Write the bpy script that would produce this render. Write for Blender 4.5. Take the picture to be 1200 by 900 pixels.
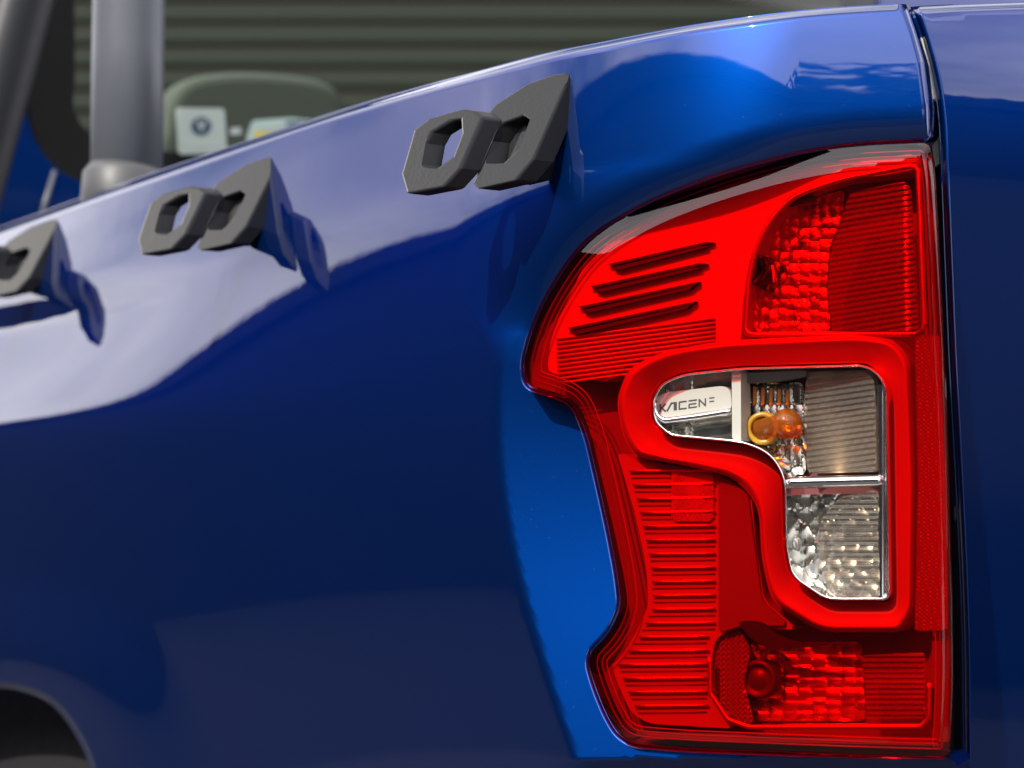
import bpy, math, random
import numpy as np
from mathutils import Matrix, Vector
from mathutils.geometry import delaunay_2d_cdt

random.seed(4); rng = np.random.default_rng(4)
for o in list(bpy.data.objects): bpy.data.objects.remove(o)
SC = bpy.context.scene; COL = SC.collection
R = math.radians

# ------------------------------------------------------------------ camera
FPX, YAW, PITCH, CAMZ = 2400.0, R(34.8), math.atan(134 / 2400), 1.05
sA, cA, sT, cT = math.sin(YAW), math.cos(YAW), math.sin(PITCH), math.cos(PITCH)
cam = bpy.data.cameras.new('camera'); camo = bpy.data.objects.new('camera', cam); COL.objects.link(camo)
Rv = Vector((cA, -sA, 0)); Fv = Vector((sA * cT, cA * cT, sT)); Uv = Vector((-sA * sT, -cA * sT, cT))
M = Matrix((Rv, Uv, -Fv)).transposed().to_4x4(); M.translation = (0, 0, CAMZ)
camo.matrix_world = M
cam.sensor_width = 36; cam.lens = FPX / 1200 * 36; cam.clip_start = .02; cam.clip_end = 2000
cam.dof.use_dof = True; cam.dof.focus_distance = 1.68; cam.dof.aperture_fstop = 5.6
SC.camera = camo

# ------------------------------------------------------------------ sky, sun, exposure
SUN_AZ, SUN_EL = R(251), R(42)          # clockwise from +Y (truck forward)
sun_dir = Vector((math.sin(SUN_AZ) * math.cos(SUN_EL), math.cos(SUN_AZ) * math.cos(SUN_EL), math.sin(SUN_EL)))
W = bpy.data.worlds.new('World'); SC.world = W; W.use_nodes = True
nt = W.node_tree; N = nt.nodes; L = nt.links; N.clear()
out = N.new('ShaderNodeOutputWorld'); bg = N.new('ShaderNodeBackground'); sky = N.new('ShaderNodeTexSky')
sky.sky_type = 'NISHITA'; sky.sun_disc = False; sky.sun_elevation = SUN_EL; sky.sun_rotation = SUN_AZ
sky.dust_density = 2.0
tc = N.new('ShaderNodeTexCoord'); mp = N.new('ShaderNodeMapping'); mp.inputs['Scale'].default_value = (1, 1, 2.2)
nz = N.new('ShaderNodeTexNoise'); nz.inputs['Scale'].default_value = 2.3; nz.inputs['Detail'].default_value = 6; nz.inputs['Roughness'].default_value = .55
rp = N.new('ShaderNodeValToRGB'); rp.color_ramp.elements[0].position = .34; rp.color_ramp.elements[1].position = .60
mx = N.new('ShaderNodeMix'); mx.data_type = 'RGBA'
mx.inputs['B'].default_value = (14.5, 14.1, 15.0, 1)
L.new(tc.outputs['Generated'], mp.inputs['Vector']); L.new(mp.outputs['Vector'], nz.inputs['Vector'])
L.new(nz.outputs['Fac'], rp.inputs['Fac']); L.new(rp.outputs['Color'], mx.inputs['Factor'])
L.new(sky.outputs['Color'], mx.inputs['A']); L.new(mx.outputs['Result'], bg.inputs['Color'])
bg.inputs['Strength'].default_value = .14
L.new(bg.outputs['Background'], out.inputs['Surface'])
sl = bpy.data.lights.new('sun', 'SUN'); sl.energy = 3.6; sl.angle = R(.6); sl.color = (1, .95, .87)
so = bpy.data.objects.new('sun', sl); COL.objects.link(so); so.location = (-6, -4, 9)
so.rotation_euler = (-sun_dir).to_track_quat('-Z', 'Y').to_euler()
SC.view_settings.view_transform = 'Standard'; SC.view_settings.look = 'None'
SC.view_settings.exposure = 0.75; SC.view_settings.gamma = 1; SC.view_settings.use_curve_mapping = False
SC.render.engine = 'CYCLES'
cy = SC.cycles; cy.max_bounces = 12; cy.transparent_max_bounces = 24; cy.glossy_bounces = 6; cy.diffuse_bounces = 4
cy.caustics_reflective = True; cy.sample_clamp_indirect = 8; cy.use_denoising = True
try: cy.denoiser = 'OPENIMAGEDENOISE'
except Exception: pass

# ------------------------------------------------------------------ materials
def pmat(name, col, rough=.5, metal=0., bump=None, **kw):
    m = bpy.data.materials.new(name); m.use_nodes = True
    p = m.node_tree.nodes['Principled BSDF']
    p.inputs['Base Color'].default_value = (*col, 1); p.inputs['Roughness'].default_value = rough; p.inputs['Metallic'].default_value = metal
    for k, v in kw.items(): p.inputs[k].default_value = v
    nn, ll = m.node_tree.nodes, m.node_tree.links
    t = nn.new('ShaderNodeTexCoord'); n = nn.new('ShaderNodeTexNoise'); n.inputs['Scale'].default_value = 60 if not bump else bump[0]
    n.inputs['Detail'].default_value = 4
    ll.new(t.outputs['Object'], n.inputs['Vector'])
    if bump:
        b = nn.new('ShaderNodeBump'); b.inputs['Strength'].default_value = bump[1]; b.inputs['Distance'].default_value = bump[2]
        ll.new(n.outputs['Fac'], b.inputs['Height']); ll.new(b.outputs['Normal'], p.inputs['Normal'])
    else:
        r = nn.new('ShaderNodeMapRange'); r.inputs['To Min'].default_value = rough * .8; r.inputs['To Max'].default_value = min(1, rough * 1.2)
        ll.new(n.outputs['Fac'], r.inputs['Value']); ll.new(r.outputs['Result'], p.inputs['Roughness'])
    return m

def lensmat(name, tint, ior=1.5, rough=.01, haze=0.0, hazecol=(.3, .3, .3), bump=None):
    m = bpy.data.materials.new(name); m.use_nodes = True
    nn, ll = m.node_tree.nodes, m.node_tree.links; nn.clear()
    o = nn.new('ShaderNodeOutputMaterial'); t = nn.new('ShaderNodeBsdfTransparent'); t.inputs['Color'].default_value = (*tint, 1)
    g = nn.new('ShaderNodeBsdfGlossy'); g.inputs['Roughness'].default_value = rough
    f = nn.new('ShaderNodeFresnel'); # a thin sheet reflects alike from both sides: undo the node's switch of IOR on back faces
    ge = nn.new('ShaderNodeNewGeometry'); mr = nn.new('ShaderNodeMapRange')
    mr.inputs['To Min'].default_value = ior; mr.inputs['To Max'].default_value = 1 / ior
    ll.new(ge.outputs['Backfacing'], mr.inputs['Value']); ll.new(mr.outputs['Result'], f.inputs['IOR'])
    mix = nn.new('ShaderNodeMixShader'); base = t
    if haze > 0:
        d = nn.new('ShaderNodeBsdfDiffuse'); d.inputs['Color'].default_value = (*hazecol, 1)
        m2 = nn.new('ShaderNodeMixShader'); m2.inputs['Fac'].default_value = haze
        ll.new(t.outputs['BSDF'], m2.inputs[1]); ll.new(d.outputs['BSDF'], m2.inputs[2]); base = m2
    ll.new(f.outputs['Fac'], mix.inputs['Fac']); ll.new(base.outputs[0], mix.inputs[1]); ll.new(g.outputs['BSDF'], mix.inputs[2])
    ll.new(mix.outputs['Shader'], o.inputs['Surface'])
    return m

def paint_material():
    m = bpy.data.materials.new('blue_metallic_paint'); m.use_nodes = True
    nn, ll = m.node_tree.nodes, m.node_tree.links; p = nn['Principled BSDF']
    p.inputs['Base Color'].default_value = (.0, .026, .158, 1); p.inputs['Metallic'].default_value = .88
    p.inputs['Roughness'].default_value = .36; p.inputs['Specular Tint'].default_value = (.0, .025, .15, 1); p.inputs['Specular IOR Level'].default_value = .0
    p.inputs['Coat Weight'].default_value = 1; p.inputs['Coat Roughness'].default_value = .012; p.inputs['Coat IOR'].default_value = 1.55
    t = nn.new('ShaderNodeTexCoord')
    n1 = nn.new('ShaderNodeTexNoise'); n1.inputs['Scale'].default_value = 26; n1.inputs['Detail'].default_value = 2     # orange peel
    b1 = nn.new('ShaderNodeBump'); b1.inputs['Strength'].default_value = .08; b1.inputs['Distance'].default_value = .0008
    n2 = nn.new('ShaderNodeTexNoise'); n2.inputs['Scale'].default_value = 900; n2.inputs['Detail'].default_value = 1    # metal flake
    b2 = nn.new('ShaderNodeBump'); b2.inputs['Strength'].default_value = .12; b2.inputs['Distance'].default_value = .0004
    n3 = nn.new('ShaderNodeTexNoise'); n3.inputs['Scale'].default_value = 7; n3.inputs['Detail'].default_value = 5
    r3 = nn.new('ShaderNodeMapRange'); r3.inputs['From Min'].default_value = .4; r3.inputs['From Max'].default_value = .75
    r3.inputs['To Min'].default_value = .008; r3.inputs['To Max'].default_value = .045
    ll.new(n3.outputs['Fac'], r3.inputs['Value']); ll.new(r3.outputs['Result'], p.inputs['Coat Roughness'])
    vo = nn.new('ShaderNodeTexVoronoi'); vo.inputs['Scale'].default_value = 105; ll.new(t.outputs['Object'], vo.inputs['Vector'])
    r4 = nn.new('ShaderNodeMapRange'); r4.inputs['From Min'].default_value = .05; r4.inputs['From Max'].default_value = .09; r4.inputs['To Min'].default_value = .035; r4.inputs['To Max'].default_value = 0
    ll.new(vo.outputs['Distance'], r4.inputs['Value'])
    mxc = nn.new('ShaderNodeMix'); mxc.data_type = 'RGBA'; mxc.inputs['A'].default_value = p.inputs['Base Color'].default_value; mxc.inputs['B'].default_value = (.30, .29, .27, 1)
    ll.new(r4.outputs['Result'], mxc.inputs['Factor']); ll.new(mxc.outputs['Result'], p.inputs['Base Color'])
    for n in (n1, n2, n3): ll.new(t.outputs['Object'], n.inputs['Vector'])
    ll.new(n1.outputs['Fac'], b1.inputs['Height']); ll.new(b1.outputs['Normal'], p.inputs['Coat Normal'])
    ll.new(n2.outputs['Fac'], b2.inputs['Height']); ll.new(b2.outputs['Normal'], p.inputs['Normal'])
    return m

PAINT = paint_material()
RED = lensmat('red_lens', (.96, .014, .010), 1.52)
CLEAR = lensmat('clear_lens', (.95, .96, .95), 1.5)
SILVER = pmat('silver_housing', (.56, .56, .56), .38, .15)
BANDM = pmat('band_silver', (.40, .40, .40), .3, .1)
CHROME = pmat('chrome_reflector', (.86, .86, .84), .10, 1.0)
SILVER2 = pmat('dull_silver', (.33, .33, .33), .4, .1)
SATIN = pmat('satin_chrome', (.78, .77, .72), .28, .9)
SMOKY = pmat('smoky_reflector', (.36, .345, .30), .2, .95)
CREAM = pmat('cream_plate', (.42, .40, .35), .45)
DARKRED = pmat('dark_red_plastic', (.16, .012, .012), .35)
GASKET = pmat('dark_gasket', (.16, .022, .024), .4)
GREYP = pmat('grey_plastic', (.14, .14, .14), .4)
INK = pmat('dark_ink', (.03, .03, .03), .5)
BLACK = pmat('black_plastic', (.007, .0072, .0075), .42, 0, (420, .2, .0005), **{'Specular IOR Level': .33})
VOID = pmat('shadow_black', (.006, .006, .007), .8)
RIBRED = lensmat('ribbed_red_lens', (.55, .5, .5), 1.55, .08, .35, (.28, .28, .28))
RIBCLR = lensmat('ribbed_clear_lens', (.72, .64, .54), 2.0, .05, .10, (.55, .46, .37))
AMBER = lensmat('amber_glass', (.85, .30, .03), 1.55, .03, .25, (.55, .16, .01))
AMBERRING = pmat('amber_ring', (.42, .21, .01), .3)
AMBERREFL = pmat('painted_amber_reflection', (.70, .20, .015), .3)
BROWNREF = pmat('brown_reflector', (.20, .155, .115), .34, .6)
GLINTW = pmat('painted_glint_white', (.9, .88, .84), .3)
BULB = lensmat('bulb_glass', (.80, .80, .80), 1.5, .02)
POST = pmat('grey_bar_paint', (.078, .084, .098), .36, .0)
PALE = pmat('painted_pale_highlight', (.62, .62, .50), .5)
WSTRIP = pmat('grey_green_seal', (.12, .14, .12), .6)

# ------------------------------------------------------------------ object helpers
def link(o, parent=None):
    COL.objects.link(o)
    if parent: o.parent = parent
    return o
def empty(name, parent=None, loc=(0, 0, 0)):
    o = bpy.data.objects.new(name, None); o.empty_display_size = .05; link(o, parent); o.location = loc; return o
def tag(o, label=None, cat=None, group=None, kind=None):
    for k, v in (('label', label), ('category', cat), ('group', group), ('kind', kind)):
        if v: o[k] = v
    return o
def mesh(name, V, F, mat, parent=None, smooth=False, normals=None):
    me = bpy.data.meshes.new(name)
    me.from_pydata([tuple(map(float, v)) for v in V], [], [tuple(int(i) for i in f) for f in F])
    if mat: me.materials.append(mat)
    if smooth or normals is not None:
        me.polygons.foreach_set('use_smooth', [True] * len(me.polygons))
    me.update()
    if normals is not None:
        me.normals_split_custom_set_from_vertices([tuple(map(float, n)) for n in normals])
    return link(bpy.data.objects.new(name, me), parent)

# ------------------------------------------------------------------ geometry in the truck's frame
# view-aligned plan coordinates: a = lateral, b = distance ahead of the camera, z = height above the camera
def ray(px, py):
    ox = (np.asarray(px, float) - 600) / FPX; oy = (450 - np.asarray(py, float)) / FPX
    w = cT - oy * sT
    return ox / w, (sT + oy * cT) / w
def world(a, b, z): return np.stack([a * cA + b * sA, -a * sA + b * cA, z + CAMZ], -1)
def solve(px, py, B, D=0.):
    ka, kz = ray(px, py); b = np.full(np.shape(ka), 1.65)
    for _ in range(60):
        b = .35 * b + .65 * (B(ka * b, kz * b) + D)
    return ka * b, b, kz * b
def P(px, py, B, D=0.): return world(*solve(np.asarray(px, float), np.asarray(py, float), B, D))
def sst(x, lo, hi):
    t = np.clip((x - lo) / (hi - lo), 0, 1); return t * t * (3 - 2 * t)
def smax(p, q, k):
    h = np.maximum(k - np.abs(p - q), 0) / k; return np.maximum(p, q) + h * h * k * .25
def pchip(xs, ys):
    xs = np.array(xs, float); ys = np.array(ys, float); h = np.diff(xs); d = np.diff(ys) / h
    m = np.zeros_like(xs); m[0] = d[0]; m[-1] = d[-1]
    for i in range(1, len(xs) - 1): m[i] = 0.5 * (d[i - 1] + d[i])
    def f(x):
        x = np.clip(x, xs[0], xs[-1]); i = np.clip(np.searchsorted(xs, x) - 1, 0, len(xs) - 2)
        t = (x - xs[i]) / h[i]
        return ((2*t**3-3*t**2+1)*ys[i] + (t**3-2*t**2+t)*h[i]*m[i] + (-2*t**3+3*t**2)*ys[i+1] + (t**3-t**2)*h[i]*m[i+1])
    return f

def resample(pts, step, closed=True):
    p = np.array(pts, float)
    if closed: p = np.vstack([p, p[:1]])
    d = np.r_[0, np.cumsum(np.hypot(*np.diff(p, axis=0).T))]
    n = max(3, int(round(d[-1] / step)))
    t = np.linspace(0, d[-1], n + 1)
    q = np.stack([np.interp(t, d, p[:, 0]), np.interp(t, d, p[:, 1])], 1)
    return q[:-1] if closed else q
def spline(pts, n=10, closed=True):
    p = np.array(pts, float); m = len(p); o = []
    rngi = range(m) if closed else range(m - 1)
    for i in rngi:
        g = (lambda k: p[k % m]) if closed else (lambda k: p[min(max(k, 0), m - 1)])
        p0, p1, p2, p3 = g(i - 1), g(i), g(i + 1), g(i + 2)
        for t in np.arange(n) / n:
            o.append(.5 * (2*p1 + (p2-p0)*t + (2*p0-5*p1+4*p2-p3)*t*t + (3*p1-p0-3*p2+p3)*t**3))
    if not closed: o.append(p[-1])
    return np.array(o)
def rounded(pts, r, n=6):
    """polygon with rounded corners; r is one radius or one per corner"""
    p = np.array(pts, float); m = len(p); o = []
    rs = [r] * m if np.isscalar(r) else r
    for i in range(m):
        a, b, c = p[i-1], p[i], p[(i+1) % m]
        u = a - b; v = c - b; lu, lv = np.hypot(*u), np.hypot(*v)
        k = min(rs[i], lu * .48, lv * .48)
        if k < .3: o.append(b); continue
        s, e = b + u / lu * k, b + v / lv * k
        for t in np.linspace(0, 1, n): o.append((1-t)**2 * s + 2*t*(1-t) * b + t*t * e)
    return np.array(o)
def area(l): l = np.asarray(l); return .5 * np.sum(l[:, 0] * np.roll(l[:, 1], -1) - np.roll(l[:, 0], -1) * l[:, 1])
def inside(px, py, loop):
    r = np.zeros(np.shape(px), bool); l = np.asarray(loop); j = len(l) - 1
    for i in range(len(l)):
        (xi, yi), (xj, yj) = l[i], l[j]
        if yi != yj:
            c = ((yi > py) != (yj > py)) & (px < (xj - xi) * (py - yi) / (yj - yi) + xi); r ^= c
        j = i
    return r
def dist(px, py, loop, closed=True, vals=None):
    """distance in pixels to a polyline; with vals also the value carried by the nearest point"""
    l = np.asarray(loop, float); best = np.full(np.shape(px), 1e9); bv = np.zeros(np.shape(px))
    for i in range(len(l) if closed else len(l) - 1):
        j = (i + 1) % len(l); ax, ay = l[i]; dx, dy = l[j] - l[i]; q = dx*dx + dy*dy + 1e-12
        t = np.clip(((px - ax) * dx + (py - ay) * dy) / q, 0, 1)
        d = np.hypot(px - ax - t * dx, py - ay - t * dy); k = d < best
        best = np.where(k, d, best)
        if vals is not None: bv = np.where(k, vals[i] + (vals[j] - vals[i]) * t, bv)
    return best if vals is None else (best, bv)
def inset(loop, d):
    l = np.asarray(loop, float); t = np.roll(l, -1, 0) - np.roll(l, 1, 0); t /= np.hypot(t[:, 0], t[:, 1])[:, None] + 1e-9
    s = 1 if area(l) > 0 else -1
    return l + s * np.stack([-t[:, 1], t[:, 0]], 1) * d

def tri_region(loops, step, rings=()):
    """triangulate a region of the (px,py) chart: first loop outer, others holes"""
    pts = []; edges = []; k = 0; base = []
    for l in loops:
        n = len(l); pts += [tuple(v) for v in l]; edges += [(k + i, k + (i + 1) % n) for i in range(n)]; k += n
        base.append(np.asarray(l))
    allx = base[0]; x0, y0 = allx.min(0); x1, y1 = allx.max(0)
    gx, gy = np.meshgrid(np.arange(x0, x1, step), np.arange(y0, y1, step)); gx = gx + (np.arange(gx.shape[0])[:, None] % 2) * step * .5
    gx, gy = gx.ravel(), gy.ravel()
    cand = [np.stack([gx, gy], 1)]; guard = [max(step * .6, (max(rings) if rings else 0) + step * .5)]
    for r in rings:
        for li, l in enumerate(base):
            cand.append(inset(l, r if li == 0 else -r)); guard.append(r * .82)
    for c, g in zip(cand, guard):
        ok = inside(c[:, 0], c[:, 1], base[0])
        for h in base[1:]: ok &= ~inside(c[:, 0], c[:, 1], h)
        c = c[ok]
        if len(c) == 0: continue
        d = np.full(len(c), 1e9)
        for l in base: d = np.minimum(d, dist(c[:, 0], c[:, 1], l))
        pts += [tuple(v) for v in c[d > g]]
    v, e, f, *_ = delaunay_2d_cdt([Vector(p) for p in pts], edges, [], 0, 1e-4)
    v = np.array([(q[0], q[1]) for q in v]); f = np.array([t for t in f if len(t) == 3])
    c = v[f].mean(1); ok = inside(c[:, 0], c[:, 1], base[0])
    for h in base[1:]: ok &= ~inside(c[:, 0], c[:, 1], h)
    return v, f[ok]

INW = np.array(Vector((.48 * cA + .876 * sA, -.48 * sA + .876 * cA, 0)).normalized())    # into the lamp, along its mean normal
def chart_normals(px, py, B, D):
    e = .35
    dx = P(px + e, py, B, D(px + e, py)) - P(px - e, py, B, D(px - e, py)); dy = P(px, py + e, B, D(px, py + e)) - P(px, py - e, B, D(px, py - e))
    n = np.cross(dy, dx); n /= np.linalg.norm(n, axis=1)[:, None] + 1e-12
    p = P(px, py, B, D(px, py)); v = np.array([0, 0, CAMZ]) - p
    n[np.sum(n * v, 1) < 0] *= -1
    return n
def sheet(name, loops, B, D, mat, parent, step=8, rings=(), skirt=0., sdir=None, flat=False, skirt_loops=None):
    """a curved sheet over a region, D(px,py) = extra depth; its edges turn inward by `skirt` metres"""
    if not callable(D): dd = float(D); D = lambda x, y: np.full(np.shape(x), dd)
    loops = [np.asarray(l, float) for l in loops]
    v, f = tri_region(loops, step, rings)
    V = P(v[:, 0], v[:, 1], B, D(v[:, 0], v[:, 1]))
    a, b, c = V[f[:, 0]], V[f[:, 1]], V[f[:, 2]]
    fl = np.sum(np.cross(b - a, c - a) * (np.array([0, 0, CAMZ]) - a), 1) < 0
    f[fl] = f[fl][:, ::-1]
    NR = None if flat else chart_normals(v[:, 0], v[:, 1], B, D)
    F = [tuple(t) for t in f]; VV = [V]; NN = [NR] if NR is not None else None; k = len(V)
    if skirt:
        E = INW if sdir is None else np.asarray(sdir, float)
        for li, l in enumerate(loops if skirt_loops is None else skirt_loops):
            p = P(l[:, 0], l[:, 1], B, D(l[:, 0], l[:, 1])); q = p + E * skirt; n = len(l)
            t = np.roll(p, -1, 0) - np.roll(p, 1, 0); nr = np.cross(t, E); nr /= np.linalg.norm(nr, axis=1)[:, None] + 1e-12
            s = 1 if area(l) > 0 else -1
            if li: s = -s
            cen = p.mean(0)
            if np.sum(nr * (p - cen)) * (1 if li == 0 else -1) < 0: nr = -nr
            VV += [p, q]
            if NN is not None: NN += [nr, nr]
            for i in range(n):
                j = (i + 1) % n
                quad = (k + i, k + j, k + n + j, k + n + i)
                fa = np.cross(p[j] - p[i], q[i] - p[i])
                F.append(quad if np.dot(fa, nr[i]) > 0 else quad[::-1])
            k += 2 * n
    return mesh(name, np.vstack(VV), F, mat, parent, normals=None if NN is None else np.vstack(NN))
def tube(name, pts, r, mat, parent, seg=8, closed=False, cap=True, flatten=1.0):
    p = np.asarray(pts, float); n = len(p); rs = np.full(n, r) if np.isscalar(r) else np.asarray(r)
    V = []; F = []; NRM = []
    up = np.array([0, 0, 1.]); prev = None
    for i in range(n):
        t = (p[(i+1) % n] - p[i-1]) if closed else p[min(i+1, n-1)] - p[max(i-1, 0)]
        t = t / (np.linalg.norm(t) + 1e-12)
        x = np.cross(t, INW); x /= np.linalg.norm(x) + 1e-12; y = np.cross(x, t)
        for s in range(seg):
            q = 2 * math.pi * s / seg; d = math.cos(q) * x + math.sin(q) * y * flatten
            V.append(p[i] + rs[i] * d)
    for i in range(n if closed else n - 1):
        j = (i + 1) % n
        for s in range(seg):
            u = (s + 1) % seg; F.append((i*seg+s, i*seg+u, j*seg+u, j*seg+s))
    if cap and not closed:
        F.append(tuple(range(seg))[::-1]); F.append(tuple((n-1)*seg + s for s in range(seg)))
    o = mesh(name, V, F, mat, parent, smooth=True)
    return o
def px_tube(name, pts, d, rpx, mat, parent, closed=False, seg=8, B=None, step=6, flatten=1.0):
    q = resample(pts, step, closed)
    return tube(name, P(q[:, 0], q[:, 1], B or LAMP, d), rpx * 1.6 / FPX, mat, parent, seg, closed, flatten=flatten)
def box(name, c, s, mat, parent=None, rot=None):
    V = np.array([(x, y, z) for x in (-.5, .5) for y in (-.5, .5) for z in (-.5, .5)]) * np.array(s)
    if rot is not None: V = V @ np.array(Matrix.Rotation(rot, 3, 'Z')).T
    V = V + np.array(c)
    return mesh(name, V, [(0,1,3,2),(4,6,7,5),(0,4,5,1),(2,3,7,6),(0,2,6,4),(1,5,7,3)], mat, parent)
def lathe(name, center, axis, prof, mat, parent, seg=24):
    ax = Vector(axis).normalized(); x = ax.orthogonal().normalized(); y = ax.cross(x); V = []; F = []
    for (h, r) in prof:
        for s in range(seg):
            q = 2 * math.pi * s / seg; V.append(Vector(center) + ax * h + (x * math.cos(q) + y * math.sin(q)) * r)
    for i in range(len(prof) - 1):
        for s in range(seg):
            u = (s + 1) % seg; F.append((i*seg+s, i*seg+u, (i+1)*seg+u, (i+1)*seg+s))
    return mesh(name, V, F, mat, parent, smooth=True)
def bevel(o, w, seg=3):
    m = o.modifiers.new('bevel', 'BEVEL'); m.width = w; m.segments = seg; m.limit_method = 'ANGLE'; m.angle_limit = R(35); m.use_clamp_overlap = True
    return o
def prism(name, loops, B, d, depth, mat, parent, bev=0., direction=(1, 0, 0)):
    """a solid slab: front face over the loops, extruded by depth along direction"""
    loops = [np.asarray(l, float) for l in loops]
    v, f = tri_region(loops, 1e5)
    n0 = sum(len(l) for l in loops); 
    V = P(v[:, 0], v[:, 1], B, d); Q = V + np.array(direction) * depth; n = len(V)
    F = [tuple(t) for t in f] + [tuple(t + n)[::-1] for t in f]; k = 0
    for l in loops:
        m = len(l)
        for i in range(m):
            j = (i + 1) % m; F.append((k+i, k+j, n+k+j, n+k+i))
        k += m
    import bmesh
    bm = bmesh.new(); vs = [bm.verts.new(tuple(p)) for p in np.vstack([V, Q])]
    for t in F:
        try: bm.faces.new([vs[i] for i in t])
        except ValueError: pass
    bmesh.ops.recalc_face_normals(bm, faces=bm.faces)
    bmesh.ops.dissolve_limit(bm, angle_limit=R(1), verts=bm.verts, edges=bm.edges)
    me = bpy.data.meshes.new(name); bm.to_mesh(me); bm.free(); me.materials.append(mat)
    o = link(bpy.data.objects.new(name, me), parent)
    if bev: bevel(o, bev)
    return o

# ------------------------------------------------------------------ surfaces of the truck
def _tilt(zs, degs):                      # side section given as lean-back angles, integrated upward
    g = np.linspace(-.9, .45, 1351); t = np.tan(np.radians(pchip(zs, degs)(g)))
    x = np.r_[0, np.cumsum((t[1:] + t[:-1]) * .5 * (g[1] - g[0]))]; x -= np.interp(.31, g, x)
    return lambda z: np.interp(z, g, x)
_far = _tilt([-.9, -.3, -.1, 0, .06, .09, .11, .15, .20, .217, .226, .247, .256, .272, .31, .345, .38], [-6, 1, 3, 4, 6.5, 11, 16, 17.5, 17, 14, 4.0, 2.5, 8, 15.5, 17, 19, 21])
_even = _tilt([-.9, -.3, -.1, 0, .06, .09, .11, .15, .20, .25, .31, .345, .38], [-6, 1, 3, 4, 6.5, 11, 16, 17.5, 17, 15.5, 17, 19, 21])
_near = _tilt([-.9, -.3, -.2, -.14, -.06, 0, .06, .10, .15, .20, .24, .27, .31, .345, .38], [-2, -3.5, -3.5, -2.5, -1, .5, 2, 3, 4, 5, 6, 8, 8, 7, 7])
def SIDE(a, z):
    k = sst(-a, -.02, .84)
    k2 = sst(-a, .30, .66)
    xs = 1.0 + _near(z) * (1 - k) + (_even(z) * (1 - k2) + _far(z) * k2) * k
    return (xs - cA * a) / sA
def FACET(a, z):
    t = (a + .02); tt = np.clip(t, -.4, .40)
    lean = .16 * (.06 - .03 * np.logaddexp(0, (.06 - z) / .03))
    return 1.728 + lean - .41 * tt + (t - tt) * np.where(t > 0, -.35, -.7)
def UPPER(a, z):
    return 1.590 - .17 * (a - .2887) + .6 * np.maximum(z - .265, 0) ** 2
def BODY(a, z):
    k = sst(z, .14, .27)
    rear = FACET(a, z) * (1 - k) + UPPER(a, z) * k
    rear = rear - .085 * .03 * np.logaddexp(0, (-z - .04) / .03) * (1 - k)
    kk = .005 + .165 * sst(z, .11, .28)
    return smax(SIDE(a, z), rear, kk)
def LAMP(a, z):
    return FACET(a, z) + .22 * (z - .03) ** 2 - .038
def TGATE(a, z):
    return 1.575 + .50 * (a - .30) + .9 * np.maximum(z - .24, 0) ** 2
def yplane(Y, tilt=0.): return lambda a, z: (Y + tilt * z + a * sA) / cA

# ------------------------------------------------------------------ setting
def asphalt():
    m = bpy.data.materials.new('asphalt'); m.use_nodes = True; nn, ll = m.node_tree.nodes, m.node_tree.links; p = nn['Principled BSDF']
    t = nn.new('ShaderNodeTexCoord'); n = nn.new('ShaderNodeTexNoise'); n.inputs['Scale'].default_value = 40; n.inputs['Detail'].default_value = 8
    r = nn.new('ShaderNodeValToRGB'); r.color_ramp.elements[0].color = (.020, .019, .019, 1); r.color_ramp.elements[1].color = (.042, .038, .037, 1)
    ll.new(t.outputs['Object'], n.inputs['Vector']); ll.new(n.outputs['Fac'], r.inputs['Fac']); ll.new(r.outputs['Color'], p.inputs['Base Color'])
    p.inputs['Roughness'].default_value = .9
    return m
tag(mesh('ground', [(-300, -300, 0), (300, -300, 0), (300, 300, 0), (-300, 300, 0)], [(0, 1, 2, 3)], asphalt()), kind='structure')

# showroom along the truck's left side, seen only as the dark band mirrored in the paint
bld = empty('showroom_building', None, (-9, 10, 0))
tag(bld, 'low dark showroom building beside the truck, mirrored in the blue paint', 'building')
WALLM = pmat('dark_cladding', (.020, .022, .027), .7, **{'Specular IOR Level': .1}); GLS = pmat('dark_window', (.012, .014, .018), .1)
def bpart(n, c, s, m): return box(n, np.array(c) - np.array((-9, 10, 0)), s, m, bld)
bpart('wall', (-9, 11, 2.42), (4, 38, 4.84), WALLM); bpart('roof', (-9, 11, 4.99), (4.3, 38.4, .3), WALLM)

# unseen dark building added behind and right of the camera to darken the tailgate's reflection
wk = empty('added_dark_building', None, (8, -9, 0))
tag(wk, 'dark workshop building behind the camera, mirrored in the tailgate', 'building')
box('wall', (0, 0, 2.6), (14, 3, 5.2), WALLM, wk); box('roof', (0, 0, 5.3), (14.4, 3.4, .3), WALLM, wk)
box('added_panel', (-2, 1.53, 1.6), (4, .06, 3.2), GLS, wk)

# slatted wall in front of the truck, seen striped through the cab glass
_w = world(np.array([.6]), np.array([9.0]), np.array([0.]))[0]
sh = empty('slatted_wall', None, (_w[0], _w[1], 0)); sh.rotation_euler = (0, 0, -YAW)
tag(sh, 'dim slatted wall with green slats seen blurred through the cab rear window', 'wall')
SLA = pmat('green_slat', (.125, .14, .115), .6); SLB = pmat('brown_backing', (.125, .108, .092), .7)
box('backing', (0, .06, 2.4), (11, .06, 4.8), SLB, sh)
slat0 = None
for i in range(38):
    if slat0 is None:
        V = []; F = []; n = 4
        for j in range(n + 1):
            q = math.pi * j / n; V += [(-5.5, -.014 * math.sin(q), -.036 * math.cos(q)), (5.5, -.014 * math.sin(q), -.036 * math.cos(q))]
        for j in range(n): F.append((2*j, 2*j+1, 2*j+3, 2*j+2))
        o = slat0 = mesh('slat', V, F, SLA, sh)
    else:
        o = slat0.copy(); COL.objects.link(o); o.parent = sh
    o.location = (0, .03, 1.0 + .1 * i)

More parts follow.
